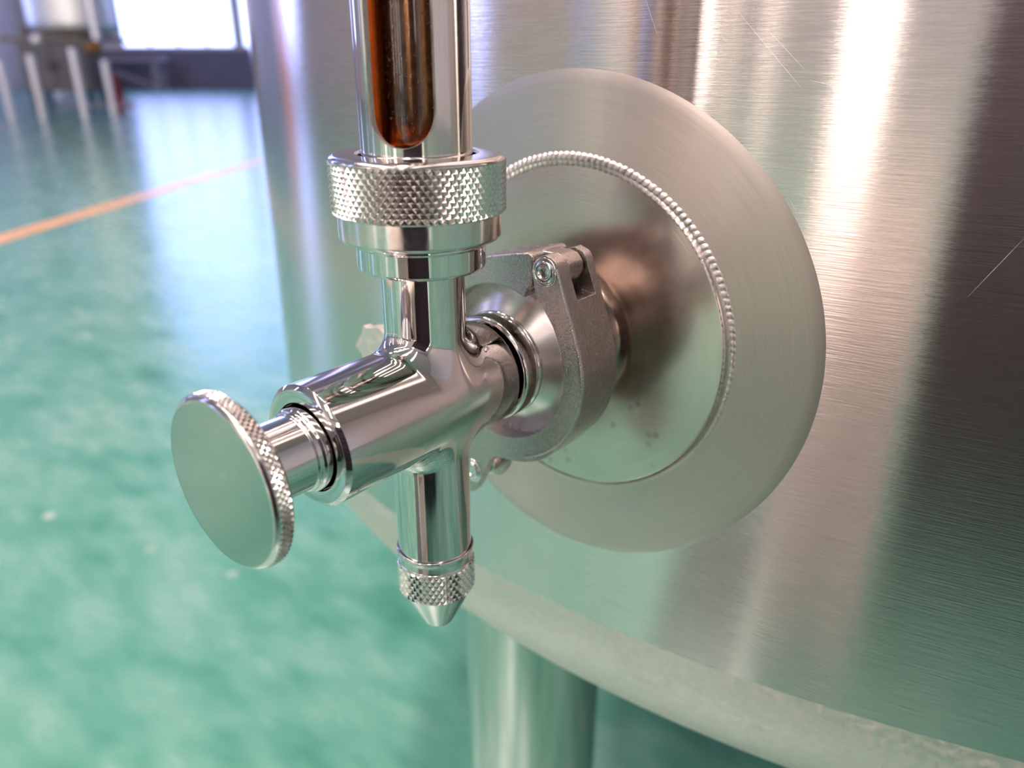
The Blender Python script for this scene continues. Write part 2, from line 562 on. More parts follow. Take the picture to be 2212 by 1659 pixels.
# ceiling lamps
k = 0
for u in (-5.2, -2.7, -0.2, 2.2):  # last row added to light the front of the crate
    for v in (-3.6, -0.9):
        p = R(u, v, H - 2.8)
        k += 1
        t = thing('ceiling_lamp', 'long white batten lamp hanging under the hall ceiling', 'lamp', p, ROOM_ROT, 'batten lamps under the ceiling')
        t['label'] = 'white batten ceiling lamp, %s row from the rear wall, %s' % (('first', 'second', 'third', 'added fourth')[(k - 1) // 2], 'left of the pair' if v < -2 else 'right of the pair')
        mb = MB()
        box(mb, (p.x, p.y, p.z + 0.03), (0.22, 1.3, 0.06))
        o = mb.build('lamp_housing', M['lamp_body'], t)
        mb = MB()
        box(mb, (p.x, p.y, p.z - 0.006), (0.18, 1.24, 0.012))
        mb.build('diffuser', M['tube'], t)
        for s in (-0.5, 0.5):
            mb = MB()
            tube_between(mb, (p.x, p.y + s, p.z + 0.05), (p.x, p.y + s, H), 0.006, 8)
            mb.build('suspension_wire', M['lamp_body'], t)
        ld = bpy.data.lights.new('lamp_light', 'AREA')
        ld.shape = 'RECTANGLE'
        ld.size, ld.size_y = 0.3, 1.25
        ld.energy = LAMP_POWER
        ld.color = LAMP_COLOR
        lo = bpy.data.objects.new('lamp_light', ld)
        COL.objects.link(lo)
        lo.parent = t
        lo.location = (0, 0, -0.02)

# ------------------------------------------------------------------ the big brushed tank
TCY = 0.068836 + 0.565242
TR = 0.565242
SEAM = 0.547

def tank_profile_point(r, z, ang):
    return r, z

def build_tank():
    root = thing('storage_tank', 'large brushed stainless steel tank with a ground nozzle plate and round-edged bottom', 'tank', (0, TCY, 0))
    rk, ang = 0.08, 62
    prof = [(TR, 1.75), (TR, 1.4), (TR, 1.0), (TR, 0.8), (TR, 0.70), (TR, 0.64), (TR, 0.60), (TR, 0.57), (TR, SEAM)]
    low = [(TR - rk + rk * math.cos(math.radians(a)), SEAM - rk * math.sin(math.radians(a))) for a in np.linspace(0, ang, 16)]
    rr, zz = low[-1]
    sl = math.tan(math.radians(90 - ang)) * 0.8
    crown = [(r, zz - (rr - r) * sl * (0.35 + 0.65 * r / rr)) for r in np.linspace(rr, 0.02, 12)[1:]]
    segs = 384
    def rev(pr, name, material):
        mb = MB()
        vs, fs = [], []
        for r, z in pr:
            w = min(1.0, max(0.0, (0.66 - z) / 0.10))
            w = w * w * (3 - 2 * w)
            for k in range(segs):
                t = 2 * PI * k / segs
                x, y = r * math.cos(t), r * math.sin(t)
                vs.append((x, y + TCY, z + 0.05 * x * w))
        for i in range(len(pr) - 1):
            for k in range(segs):
                k2 = (k + 1) % segs
                fs.append((i * segs + k, i * segs + k2, (i + 1) * segs + k2, (i + 1) * segs + k))
        mb.add(vs, fs)
        return mb.build(name, material, root)
    rev(prof, 'shell', M['shell'])
    rev(low + crown, 'bottom_dish', M['dish'])
    top = [(0.02, 1.90), (0.25, 1.88), (0.42, 1.84), (0.53, 1.79), (TR, 1.75)]
    rev(top, 'top_dish', M['dish'])
    # legs: round pipes welded under the dish
    for i, a in enumerate((0, 120, 240)):
        bx, by = -0.104, 0.188 - TCY
        t = math.radians(a)
        x, y = bx * math.cos(t) - by * math.sin(t), bx * math.sin(t) + by * math.cos(t)
        mb = MB()
        prof_l = [(0.030, 0.03), (0.0445, 0.03), (0.0445, 0.53)]
        revolve(mb, prof_l, 'Z', 64, (x, y + TCY), 1.0, 0.003, (0, 0, 0))
        lg = mb.build('leg', M['leg'], root)
        mb = MB()
        revolve(mb, [(0.001, 0.0), (0.055, 0.0), (0.055, 0.012), (0.018, 0.02), (0.018, 0.035)], 'Z', 40, (x, y + TCY), 1.0, 0.002, (0, 0, 0))
        mb.build('foot_plate', M['leg'], lg)
    # ground ring on the shell round the nozzle plate
    mb = MB()
    R0, R1 = 56.0, 83.4
    nr, ns = 14, 256
    vs, fs = [], []
    for i in range(nr + 1):
        q = R0 + (R1 - R0) * i / nr
        lift = 0.45 if i < nr else 0.02
        for k in range(ns):
            t = 2 * PI * k / ns
            x, z = q * math.cos(t), q * math.sin(t)
            y = TR - math.sqrt(TR * TR - (x * MM) ** 2) + 0.068836 - lift * MM
            vs.append((x * MM, y, z * MM + Z0))
    for i in range(nr):
        for k in range(ns):
            k2 = (k + 1) % ns
            fs.append((i * ns + k, i * ns + k2, (i + 1) * ns + k2, (i + 1) * ns + k))
    mb.add(vs, fs)
    mb.build('ground_ring', M['ring'], root, loc=(0, 0.068836, Z0))
    # flat nozzle plate and stub
    mb = MB()
    yw = 68.836
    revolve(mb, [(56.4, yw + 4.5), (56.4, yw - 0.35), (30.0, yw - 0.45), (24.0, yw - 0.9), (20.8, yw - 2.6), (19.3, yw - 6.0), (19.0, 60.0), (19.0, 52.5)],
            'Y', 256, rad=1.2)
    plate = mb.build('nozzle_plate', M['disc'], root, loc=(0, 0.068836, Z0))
    mb = MB()
    revolve(mb, [(19.0, 53.5), (19.0, 49.0), (25.2, 45.5), (25.2, 42.2), (18, 42.2)], 'Y', 128, rad=0.4)
    mb.build('ferrule', M['cone'], plate)
    # rippled weld bead between plate and shell
    mb = MB()
    nrip, sub, nc = 168, 8, 10
    nn = nrip * sub
    vs, fs = [], []
    rnd = [random.uniform(0.8, 1.2) for _ in range(nrip)]
    for k in range(nn):
        t = 2 * PI * k / nn
        ph = (k % sub) / sub
        rp = rnd[k // sub]
        up = 0.5 + 0.5 * math.sin(t - 0.25)        # fuller bead towards the top
        wid = (0.75 + 1.5 * up) * (0.86 + 0.16 * math.sin(PI * ph) * rp)
        hgt = (0.06 + 0.72 * up) + 0.36 * up * math.sin(PI * ph) * rp
        rc = 57.1
        for j in range(nc + 1):
            s = -1 + 2 * j / nc
            skew = 0.006 * (1 - s * s)
            q = rc + wid * s
            tt = t + skew * 1.4
            x, z = q * math.cos(tt), q * math.sin(tt)
            yb = TR - math.sqrt(TR * TR - (x * MM) ** 2) + 0.068836
            if s < 0:
                yb = yb * (1 + s) + (-s) * (yw - 0.4) * MM
            else:
                yb = yb - 0.0004
            y = yb - hgt * MM * math.sqrt(max(0, 1 - s * s))
            vs.append((x * MM, y, z * MM + Z0))
    n1 = nc + 1
    for k in range(nn):
        k2 = (k + 1) % nn
        for j in range(nc):
            fs.append((k * n1 + j, k2 * n1 + j, k2 * n1 + j + 1, k * n1 + j + 1))
    mb.add(vs, fs)
    mb.build('weld_bead', M['bead'], root)
    # fine bright scratches on the brushed shell
    lines = [((-85.817, 0.76092), (-85.408, 0.75418)), ((-85.166, 0.76162), (-83.195, 0.7426)), ((-83.094, 0.74515), (-82.264, 0.74332)),
             ((-78.459, 0.69459), (-77.578, 0.71038)), ((-84.343, 0.75733), (-83.232, 0.74754)), ((-87.834, 0.76492), (-87.404, 0.75614)),
             ((-81.518, 0.73917), (-81.565, 0.73424)), ((-82.848, 0.73086), (-82.38, 0.73063)), ((-83.244, 0.71633), (-82.903, 0.71145))]
    mb = MB()
    for (a0, z0), (a1, z1) in lines:
        n = 10
        top_, bot_ = [], []
        dx, dz = math.radians(a1 - a0) * TR, z1 - z0
        L = math.hypot(dx, dz)
        px_, pz_ = -dz / L, dx / L
        for i in range(n + 1):
            q = i / n
            w = 0.00004 * math.sin(PI * (0.04 + 0.92 * q))
            for sgn, lst in ((1, top_), (-1, bot_)):
                a = math.radians(a0 + (a1 - a0) * q) + sgn * px_ * w / TR
                z = z0 + dz * q + sgn * pz_ * w
                lst.append(((TR + 0.00004) * math.cos(a), (TR + 0.00004) * math.sin(a) + TCY, z))
        mb.add(top_ + bot_, [(i, i + 1, n + 2 + i, n + 1 + i) for i in range(n)])
    o = mb.build('surface_scratches', M['scratch'], root)
    o['kind'] = 'stuff'
    return root
tank = build_tank()

# ------------------------------------------------------------------ the polished valve
def sdf_body(x, y, z, k=5.0):
    a = np.sqrt(x * x + z * z) - 15.715
    b = np.sqrt(x * x + y * y) - 11.0
    u1, u2 = np.maximum(k - a, 0), np.maximum(k - b, 0)
    return np.maximum(k, np.minimum(a, b)) - np.sqrt(u1 * u1 + u2 * u2)

def body_mesh(mb, y0=-40.4, y1=20.6, z0=-49.6, z1=36.8, h=0.5):
    xs = np.arange(-17, 17 + h, h)
    ny, nz = int(round((y1 - y0) / h)), int(round((z1 - z0) / h))
    ys, zs = np.linspace(y0, y1, ny + 1), np.linspace(z0, z1, nz + 1)
    X, Y, Z = np.meshgrid(xs, ys, zs, indexing='ij')
    D = sdf_body(X, Y, Z)
    S = D < 0
    c = np.zeros(tuple(np.array(S.shape) - 1), int)
    for i in (0, 1):
        for j in (0, 1):
            for l in (0, 1):
                c += S[i:S.shape[0] - 1 + i, j:S.shape[1] - 1 + j, l:S.shape[2] - 1 + l]
    act = (c > 0) & (c < 8)
    idx = -np.ones(act.shape, int)
    I = np.argwhere(act)
    idx[act] = np.arange(len(I))
    P = np.stack([xs[I[:, 0]] + h / 2, ys[I[:, 1]] + h / 2, zs[I[:, 2]] + h / 2], -1)
    cy0, cy1, cz0, cz1 = I[:, 1] == 0, I[:, 1] == act.shape[1] - 1, I[:, 2] == 0, I[:, 2] == act.shape[2] - 1
    P[cy0, 1], P[cy1, 1], P[cz0, 2], P[cz1, 2] = y0, y1, z0, z1
    e = 1e-3
    for _ in range(6):
        d = sdf_body(*P.T)
        g = np.stack([(sdf_body(P[:, 0] + e, P[:, 1], P[:, 2]) - d) / e, (sdf_body(P[:, 0], P[:, 1] + e, P[:, 2]) - d) / e,
                      (sdf_body(P[:, 0], P[:, 1], P[:, 2] + e) - d) / e], -1)
        g[cy0 | cy1, 1] = 0
        g[cz0 | cz1, 2] = 0
        g /= np.maximum((g * g).sum(1, keepdims=True), 1e-6)
        P -= g * d[:, None]
    fs = []
    for ax in range(3):
        sl0 = [slice(None)] * 3
        sl1 = [slice(None)] * 3
        sl0[ax], sl1[ax] = slice(0, -1), slice(1, None)
        ch = S[tuple(sl0)] != S[tuple(sl1)]
        E_ = np.argwhere(ch)
        o1, o2 = [a for a in range(3) if a != ax]
        n1, n2 = act.shape[o1], act.shape[o2]
        ok = (E_[:, o1] > 0) & (E_[:, o2] > 0) & (E_[:, o1] < n1) & (E_[:, o2] < n2)
        E_ = E_[ok]
        q = []
        for d1, d2 in ((-1, -1), (0, -1), (0, 0), (-1, 0)):
            F_ = E_.copy()
            F_[:, o1] += d1
            F_[:, o2] += d2
            q.append(idx[F_[:, 0], F_[:, 1], F_[:, 2]])
        q = np.stack(q, -1)
        q = q[(q >= 0).all(1)]
        fs += [tuple(r) for r in q.tolist()]
    V = P * MM + np.array([0, 0, Z0])
    mb.add(V.tolist(), fs)

def build_valve():
    root = thing('gauge_valve', 'polished stainless tee-shaped valve with a knurled handwheel, clamped to the tank', 'valve', (0, 0, Z0))
    mb = MB()
    body_mesh(mb)
    # front end: chamfer, face, bore
    revolve(mb, [(15.715, -40.35), (15.715, -40.42), (14.60, -41.49), (11.40, -41.49), (11.40, -33.0), (8.0, -33.0)], 'Y', 160, rad=0.12)
    # rear end
    revolve(mb, [(15.715, 20.55), (15.715, 21.0), (15.2, 21.7), (11.5, 21.9), (11.5, 24.5)], 'Y', 160, rad=0.3)
    mb.build('valve_body', M['chrome'], root, recalc=True)
    # rear union ring and neck to the ferrule
    mb = MB()
    revolve(mb, [(11.8, 21.8), (11.8, 23.4), (15.5, 23.6), (16.3, 24.3), (16.3, 28.7), (15.4, 29.2), (15.4, 29.9), (16.4, 30.3), (16.4, 31.0), (15.4, 31.6), (13.5, 31.6)],
            'Y', 160, rad=0.5)
    mb.build('union_ring', M['chrome'], root)
    mb = MB()
    revolve(mb, [(14.0, 30.6), (15.6, 31.2), (17.6, 32.4), (21.5, 34.8), (25.2, 36.6), (25.2, 41.2), (18, 41.2)], 'Y', 160, rad=0.8)
    mb.build('ferrule', M['cone'], root)
    mb = MB()
    revolve(mb, [(18, 41.1), (24.6, 41.1), (24.6, 42.3), (18, 42.3)], 'Y', 96, rad=0.1)
    mb.build('gasket', M['rubber'], root)
    # handwheel with stem
    mb = MB()
    revolve(mb, [(9.5, -57.0), (19.6, -59.4), (20.3, -60.2), (20.35, -60.6)], 'Y', 160, rad=0.3)
    revolve(mb, [(20.35, -63.4), (20.6, -63.7), (19.76, -64.5), (19.3, -64.58)], 'Y', 160, rad=0.2)
    wheel = mb.build('handwheel', M['nut'], root)
    mb = MB()
    revolve(mb, [(19.45, -64.56), (10, -64.58), (0.01, -64.58)], 'Y', 128, rad=0)
    mb.build('wheel_face', M['face'], wheel)
    mb = MB()
    knurl(mb, 'Y', 20.95, -63.55, -60.45, 84, 4, 0.48)
    revolve(mb, [(20.48, -63.6), (20.48, -60.4)], 'Y', 160, rad=0)
    mb.build('knurled_rim', M['knurl'], wheel)
    mb = MB()
    revolve(mb, [(9.0, -58.5), (9.5, -58.0), (9.5, -45.4), (10.0, -45.0), (10.0, -44.0), (10.65, -43.4), (10.65, -36.0), (8, -36.0)], 'Y', 128, rad=0.2)
    mb.build('stem', M['stem'], root)
    # collar stack under the union nut
    mb = MB()
    revolve(mb, [(10.99, 36.7), (11.6, 36.3), (16.0, 36.45), (16.6, 37.2), (16.6, 42.6), (16.9, 42.9), (16.9, 43.5), (16.2, 43.9), (16.2, 44.3)], 'Z', 160, rad=0.3)
    mb.build('lower_collar', M['chrome'], root)
    mb = MB()
    revolve(mb, [(16.0, 44.25), (20.0, 44.2), (20.67, 45.0), (20.67, 52.0)], 'Z', 160, rad=0.3)
    mb.build('upper_collar', M['collar'], root)
    # union nut
    mb = MB()
    revolve(mb, [(20.2, 50.75), (21.3, 50.75), (21.4, 51.1)], 'Z', 160, rad=0.2)
    revolve(mb, [(21.4, 63.3), (21.75, 63.5), (21.5, 64.2), (20.6, 64.75), (15.2, 65.0), (14.5, 64.6), (14.5, 58.0)], 'Z', 160, rad=0.25)
    nut = mb.build('union_nut', M['nut'], root)
    mb = MB()
    knurl(mb, 'Z', 21.95, 51.0, 63.5, 70, 10, 0.72)
    revolve(mb, [(21.24, 51.0), (21.24, 63.5)], 'Z', 160, rad=0)
    mb.build('knurled_band', M['knurl'], nut)
    # outlet cap
    mb = MB()
    revolve(mb, [(11.0, -49.55), (10.6, -50.3), (9.5, -50.3)], 'Z', 128, rad=0.2)
    revolve(mb, [(11.05, -49.2), (11.45, -48.9), (11.7, -49.3), (11.5, -50.6), (11.2, -51.1), (11.2, -53.2), (11.55, -53.6), (11.45, -54.0)], 'Z', 128, rad=0.15)
    revolve(mb, [(11.3, -63.9), (11.0, -64.6), (4.9, -77.2), (4.2, -77.9), (2.0, -77.9), (2.0, -70)], 'Z', 128, rad=0.5)
    cap = mb.build('outlet_cap', M['nut'], root)
    mb = MB()
    knurl(mb, 'Z', 11.8, -63.9, -53.9, 40, 7, 0.45)
    revolve(mb, [(11.36, -63.9), (11.36, -53.9)], 'Z', 128, rad=0)
    mb.build('knurled_band', M['knurl'], cap)
    return root
valve = build_valve()

# ------------------------------------------------------------------ sight gauge tube
def build_gauge():
    root = thing('sight_gauge', 'upright slotted stainless sight tube with bronze-toned glass, standing in the knurled nut', 'gauge tube', (0, 0, Z0 + 0.058))
    ro, ri = 13.67, 12.25
    half = math.radians(35)
    # compass azimuth -146 (ccw from +y)  ->  angle from +x
    sc = math.radians(90 + (-149))
    zb, ze, zt = 67.0, 900.0, 960.0
    hw = ro * half                     # arc half width
    zc = zb + hw * 0.98                # centre height of the round slot end
    segs = 240
    def slot_edge(t):
        """lowest open height at angle t relative to the slot centre, None outside"""
        a = abs(t) / half
        if a >= 1:
            return None
        return zc - (zc - zb) * math.sqrt(1 - a * a)
    mb = MB()
    vs, fs = [], []
    angs = []
    n_in = 72
    for k in range(n_in + 1):
        q = math.cos(PI * (1 - k / n_in))
        angs.append(half * q)
    n_out = 150
    for k in range(1, n_out):
        angs.append(half + (2 * PI - 2 * half) * k / n_out)
    na = len(angs)
    def P(r, t, z):
        return (r * math.cos(sc + t) * MM, r * math.sin(sc + t) * MM, z * MM + Z0)
    # lower band, side strip and upper band, on both walls
    for r, flip in ((ro, False), (ri, True)):
        rows = []
        for t in angs:
            e = slot_edge(t)
            lowtop = e if e is not None else zc
            rows.append((58.0, lowtop))
        base = len(vs)
        for t, (a, b) in zip(angs, rows):
            vs.append(P(r, t, a))
            vs.append(P(r, t, b))
            vs.append(P(r, t, ze))
            vs.append(P(r, t, zt))
        for i in range(na):
            j = (i + 1) % na
            q = [(base + 4 * i, base + 4 * j, base + 4 * j + 1, base + 4 * i + 1)]
            inside = i < n_in
            if not inside:
                q.append((base + 4 * i + 1, base + 4 * j + 1, base + 4 * j + 2, base + 4 * i + 2))
            q.append((base + 4 * i + 2, base + 4 * j + 2, base + 4 * j + 3, base + 4 * i + 3))
            if r == ro:
                fs += q
            else:
                fs += [tuple(reversed(f)) for f in q]
    off = 4 * na
    # slot rims joining outer and inner walls
    rim = []
    for i in range(n_in):
        rim.append((4 * i + 1, 4 * (i + 1) + 1, off + 4 * (i + 1) + 1, off + 4 * i + 1))
        rim.append((4 * i + 2, off + 4 * i + 2, off + 4 * (i + 1) + 2, 4 * (i + 1) + 2))
    rim.append((1, off + 1, off + 2, 2))
    rim.append((4 * n_in + 1, 4 * n_in + 2, off + 4 * n_in + 2, off + 4 * n_in + 1))
    for i in range(na):
        j = (i + 1) % na
        rim.append((4 * i + 3, 4 * j + 3, off + 4 * j + 3, off + 4 * i + 3))
    outer_faces = [f for f in fs if max(f) < off]
    inner_faces = [f for f in fs if min(f) >= off]
    mb.add(vs, outer_faces)
    sl = mb.build('slotted_sleeve', M['sleeve'], root, sharp=35)
    mb = MB()
    mb.add(vs, rim)
    mb.build('slot_edge', M['cut'], sl, sharp=35)
    mb = MB()
    mb.add(vs, inner_faces)
    mb.build('inner_wall', M['inner'], sl, sharp=35)
    mb = MB()
    revolve(mb, [(6.4, 60.0), (8.2, 60.0), (8.2, 950.0), (6.4, 950.0), (6.4, 60.0)], 'Z', 96, rad=0)
    mb.build('sight_glass', M['glass'], root)
    mb = MB()
    revolve(mb, [(0.1, 59.0), (12.2, 59.0), (12.2, 63.0), (9.0, 65.5), (8.2, 66.0), (0.1, 66.0)], 'Z', 96, rad=0.3)
    mb.build('seal', M['inner'], root)
    mb = MB()
    revolve(mb, [(14.5, 940.0), (17, 940.0), (17, 965.0), (8, 970.0), (0.1, 970.0)], 'Z', 96, rad=1)
    mb.build('end_cap', M['nut'], root)
    return root
gauge = build_gauge()

# ------------------------------------------------------------------ heavy clamp
def cut(mb, cutters, name, material, parent, bevel):
    """build mb with the cutters taken away, as one clean mesh with a small bevel"""
    o = mb.build(name, material, parent)
    cs = []
    for c in cutters:
        k_ = c.build('cutter', material, parent)
        md = o.modifiers.new('cut', 'BOOLEAN')
        md.operation = 'DIFFERENCE'
        md.solver = 'EXACT'
        md.object = k_
        cs.append(k_)
    dg = bpy.context.evaluated_depsgraph_get()
    me = bpy.data.meshes.new_from_object(o.evaluated_get(dg))
    o.modifiers.clear()
    o.data = me
    me.materials.clear()
    me.materials.append(material)
    for k_ in cs:
        bpy.data.objects.remove(k_)
    for p in me.polygons:
        p.use_smooth = True
    bm = bmesh.new()
    bm.from_mesh(me)
    bmesh.ops.remove_doubles(bm, verts=bm.verts, dist=1e-6)
    bmesh.ops.dissolve_limit(bm, angle_limit=math.radians(1.0), verts=bm.verts, edges=bm.edges)
    for e in bm.edges:
        e.smooth = not (len(e.link_faces) == 2 and e.calc_face_angle(0) > math.radians(38))
    bm.to_mesh(me)
    bm.free()
    md = o.modifiers.new('bevel', 'BEVEL')
    md.width = bevel
    md.segments = 3
    md.limit_method = 'ANGLE'
    md.angle_limit = math.radians(35)
    md.harden_normals = True
    return o

def arc(r, a0, a1, n):
    return [(r * math.cos(math.radians(a0 + (a1 - a0) * k / n)), r * math.sin(math.radians(a0 + (a1 - a0) * k / n))) for k in range(n + 1)]

def build_clamp():
    root = thing('pipe_clamp', 'heavy cast hinged pipe clamp holding the valve ferrule to the tank nozzle', 'clamp', (0, 0.039, Z0))
    yf, yb = 30.3, 47.5
    RI, RO = 24.5, 31.7
    # outline of the right-hand half: hinge ear at top, ring, fork ear at the bottom
    ear = [(12.9, 33.0), (12.7, 30.6), (13.4, 27.2), (14.2, 23.9), (17.2, 20.2), (20.4, 15.8), (23.2, 9.4)]
    inner = arc(RI, 14, -112, 34)
    foot = [(-13.4, -31.0), (-16.6, -38.5), (-17.4, -42.5), (-16.2, -47.0), (-14.2, -50.3), (-11.6, -49.9), (-9.6, -47.0), (-5.6, -38.4), (-4.0, -34.9), (-2.4, -33.3)]
    outer = arc(RO + 0.9, -88, -55, 8) + arc(RO, -45, 8, 16)
    tang = [(30.4, 9.2), (28.6, 14.4), (26.3, 20.6), (24.2, 26.2), (22.3, 31.0), (21.6, 33.6)]
    crown = [(20.3, 35.1), (17.4, 36.1), (14.6, 35.2)]
    full = ear + inner + foot + outer + tang + crown
    mb = MB()
    prism_y(mb, full, yf, yb)
    c1, c2 = MB(), MB()
    prism_y(c1, [(8.0, 25.2), (19.0, 24.0), (27.0, 23.4), (30.0, 45.0), (8.0, 45.0)], 35.2, 44.3)
    prism_y(c2, [(-24.0, -33.0), (-8.0, -34.4), (1.0, -35.0), (1.0, -56.0), (-24.0, -56.0)], 34.2, 44.6)
    half = cut(mb, (c1, c2), 'clamp_half', M['cast'], root, 0.0007)
    # slim raised rib along the front rim
    rib_c = [(21.3, 33.0), (23.6, 26.2), (25.8, 20.4), (28.0, 14.3), (29.8, 9.0)] + arc(31.0, 12, -70, 26)
    mb = MB()
    pts = [Vector((x * MM, (yf - 0.05) * MM, z * MM + Z0)) for x, z in rib_c]
    sweep(mb, pts, 0.00055, 8)
    mb.build('rim_rib', M['cast'], half)
    # left-hand half with its knuckle block between the fork plates
    a_top = [(12.6, 26.3), (12.9, 30.0), (12.8, 35.2), (11.2, 35.9), (6.0, 35.0), (-3.0, 33.0), (-9.0, 31.2)]
    o2 = arc(RO, 116, 228, 30)
    lug2 = [(-24.6, -27.0), (-29.5, -33.6), (-32.4, -38.0), (-30.2, -41.2), (-26.4, -40.6), (-21.8, -34.6), (-17.6, -29.0)]
    i2 = arc(RI, 238, 66, 44)
    left = a_top + o2 + lug2 + i2 + [(11.0, 25.2)]
    mb = MB()
    prism_y(mb, left, yf, yb)
    lh = mb.build('clamp_half', M['cast'], root, bevel=0.0007, segs=3)
    # knuckle barrel, arm and hinge pin
    mb = MB()
    prism_y(mb, [(10.0, 27.0), (17.2, 26.7), (19.8, 27.6), (21.4, 30.0), (21.2, 32.8), (19.4, 34.9), (17.2, 35.6), (10.0, 35.6)], 36.0, 43.6)
    mb.build('hinge_knuckle', M['cast'], lh, bevel=0.0006, segs=3)
    def pin(x, z, name):
        mb = MB()
        revolve(mb, [(0.05, 30.1), (1.5, 30.0), (2.0, 29.4), (2.7, 29.3), (3.2, 29.7), (3.3, 30.1), (3.7, 29.9), (4.2, 30.05), (4.4, 31.0)], 'Y', 48, (x, z), rad=0.2)
        revolve(mb, [(2.2, 31), (2.2, 47.0)], 'Y', 32, (x, z), rad=0)
        revolve(mb, [(3.4, 46.6), (2.6, 48.3), (0.05, 48.4)], 'Y', 32, (x, z), rad=0.3)
        return mb.build(name, M['stem'], half)
    pin(17.2, 31.3, 'hinge_pin')
    pin(-11.8, -41.6, 'pivot_pin')
    mb = MB()
    revolve(mb, [(2.3, 36.2), (3.9, 36.2), (4.3, 36.8), (4.3, 42.8), (3.9, 43.4), (2.3, 43.4)], 'Y', 48, (-11.8, -41.6), rad=0.3)
    piv = Vector((-11.8, 39.8, -41.6))
    d = Vector((-0.885, 0, 0.466)).normalized()
    def W(v):
        return Vector((v.x * MM, v.y * MM, v.z * MM + Z0))
    tube_between(mb, W(piv), W(piv + d * 54), 0.0031, 24)
    eb = mb.build('eye_bolt', M['stem'], root)
    # wing nut on the eye bolt
    cpt = piv + d * 53
    mb = MB()
    tube_between(mb, W(cpt - d * 7), W(cpt + d * 2), 0.0055, 32, True, 0.0045)
    wn = mb.build('wing_nut', M['cast'], root, bevel=0.0006)
    blade = [(-53.0, -13.0), (-57.0, -6.0), (-62.0, -3.6), (-68.0, -5.0), (-72.5, -9.0), (-75.5, -13.5), (-72.0, -16.5), (-66.0, -19.5), (-61.0, -20.0)]
    dv = Vector((d.x, d.z))
    for s in (1, -1):
        mb = MB()
        pts = []
        for x, z in blade:
            q = Vector((x - piv.x, z - piv.z))
            a = q.dot(dv)
            n_ = q.x * (-dv.y) + q.y * dv.x
            n_ = -n_ if s > 0 else n_
            pts.append((piv.x + dv.x * a + dv.y * n_, piv.z + dv.y * a - dv.x * n_))
        prism_y(mb, pts, 36.6 if s > 0 else 37.4, 41.6 if s > 0 else 40.8)
        mb.build('wing', M['wing'], wn, sharp=50)
    return root

def sweep(mb, pts, r, segs=8):
    n = len(pts)
    vs, fs = [], []
    for i, p in enumerate(pts):
        a = pts[max(0, i - 1)]
        b = pts[min(n - 1, i + 1)]
        t = (b - a).normalized()
        up = Vector((0, 1, 0))
        s = t.cross(up).normalized()
        for k in range(segs):
            q = 2 * PI * k / segs
            vs.append(tuple(p + s * r * math.cos(q) + up * r * math.sin(q)))
    for i in range(n - 1):
        for k in range(segs):
            k2 = (k + 1) % segs
            fs.append((i * segs + k, i * segs + k2, (i + 1) * segs + k2, (i + 1) * segs + k))
    fs += [tuple(range(segs)), tuple(range(n * segs - 1, (n - 1) * segs - 1, -1))]
    mb.add(vs, fs)
clamp = build_clamp()

# ------------------------------------------------------------------ far end of the hall
def at(u, v, z=0):
    return R(u, v, z)

# stainless brewing vessel on a pipe frame
vc = R(10.1, -6.85)
vt = thing('brewing_vessel', 'pale stainless vessel on shiny pipe legs at the far left of the hall', 'vessel', (vc.x, vc.y, 0), ROOM_ROT)
def local(p, dv, du, z):
    return (p.x + dv, p.y + du, z)
mb = MB()
revolve(mb, [(0.02, 1.0), (0.44, 1.02), (0.52, 1.07), (0.54, 1.14), (0.54, 2.5), (0.44, 2.65), (0.02, 2.72)], 'Z', 64, (vc.x + 0.02, vc.y + 0.1), 1.0, 0.02, (0, 0, 0))
mb.build('vessel_shell', M['vessel'], vt)
for dv, du, top in ((-0.56, -0.70, 0.72), (-0.16, -0.66, 0.78), (0.37, -0.60, 0.86), (0.42, -0.05, 0.72)):
    mb = MB()
    tube_between(mb, local(vc, dv, du, 0.0), local(vc, dv, du, top), 0.045, 24)
    mb.build('leg', M['legpipe'], vt, bevel=0.006)
for dv, du in ((-0.66, -0.62), (0.63, -0.45)):
    mb = MB()
    tube_between(mb, local(vc, dv, du, 0.94), local(vc, dv, du, 2.4), 0.045, 24)
    mb.build('riser_pipe', M['legpipe'], vt, bevel=0.006)
mb = MB()
box(mb, local(vc, -0.06, -0.05, 0.96), (1.1, 1.0, 0.06))
mb.build('deck', M['taupe'], vt)
mb = MB()
box(mb, local(vc, -0.06, 0.35, 0.14), (1.1, 0.03, 0.05))
mb.build('bottom_rail', M['bench'], vt)
mb = MB()
revolve(mb, [(0.02, 1.0), (0.07, 1.0), (0.07, 0.92), (0.02, 0.90)], 'Z', 24, (vc.x - 0.06, vc.y - 0.6), 1.0, 0.01, (0, 0, 0))
mb.build('drain_knob', M['legpipe'], vt)

# taupe control cabinet behind the vessel
cc = R(12.6, -8.75)
ct = thing('control_cabinet', 'taupe metal control cabinet standing behind the shiny pipe legs', 'cabinet', (cc.x, cc.y, 0), ROOM_ROT)
mb = MB()
box(mb, local(cc, 0, 0, 0.62), (1.15, 0.5, 0.76))
cb = mb.build('body', M['taupe'], ct, bevel=0.01)
for s in (-0.29, 0.29):
    mb = MB()
    box(mb, local(cc, s, -0.258, 0.62), (0.54, 0.016, 0.70))
    dr = mb.build('door', M['taupe'], ct, bevel=0.004)
    mb = MB()
    box(mb, local(cc, s * 0.2, -0.28, 0.62), (0.02, 0.03, 0.12))
    mb.build('handle', M['black'], dr)
for sx in (-0.5, 0.5):
    for sy in (-0.2, 0.2):
        mb = MB()
        box(mb, local(cc, sx, sy, 0.12), (0.06, 0.06, 0.24))
        mb.build('leg', M['black'], ct)

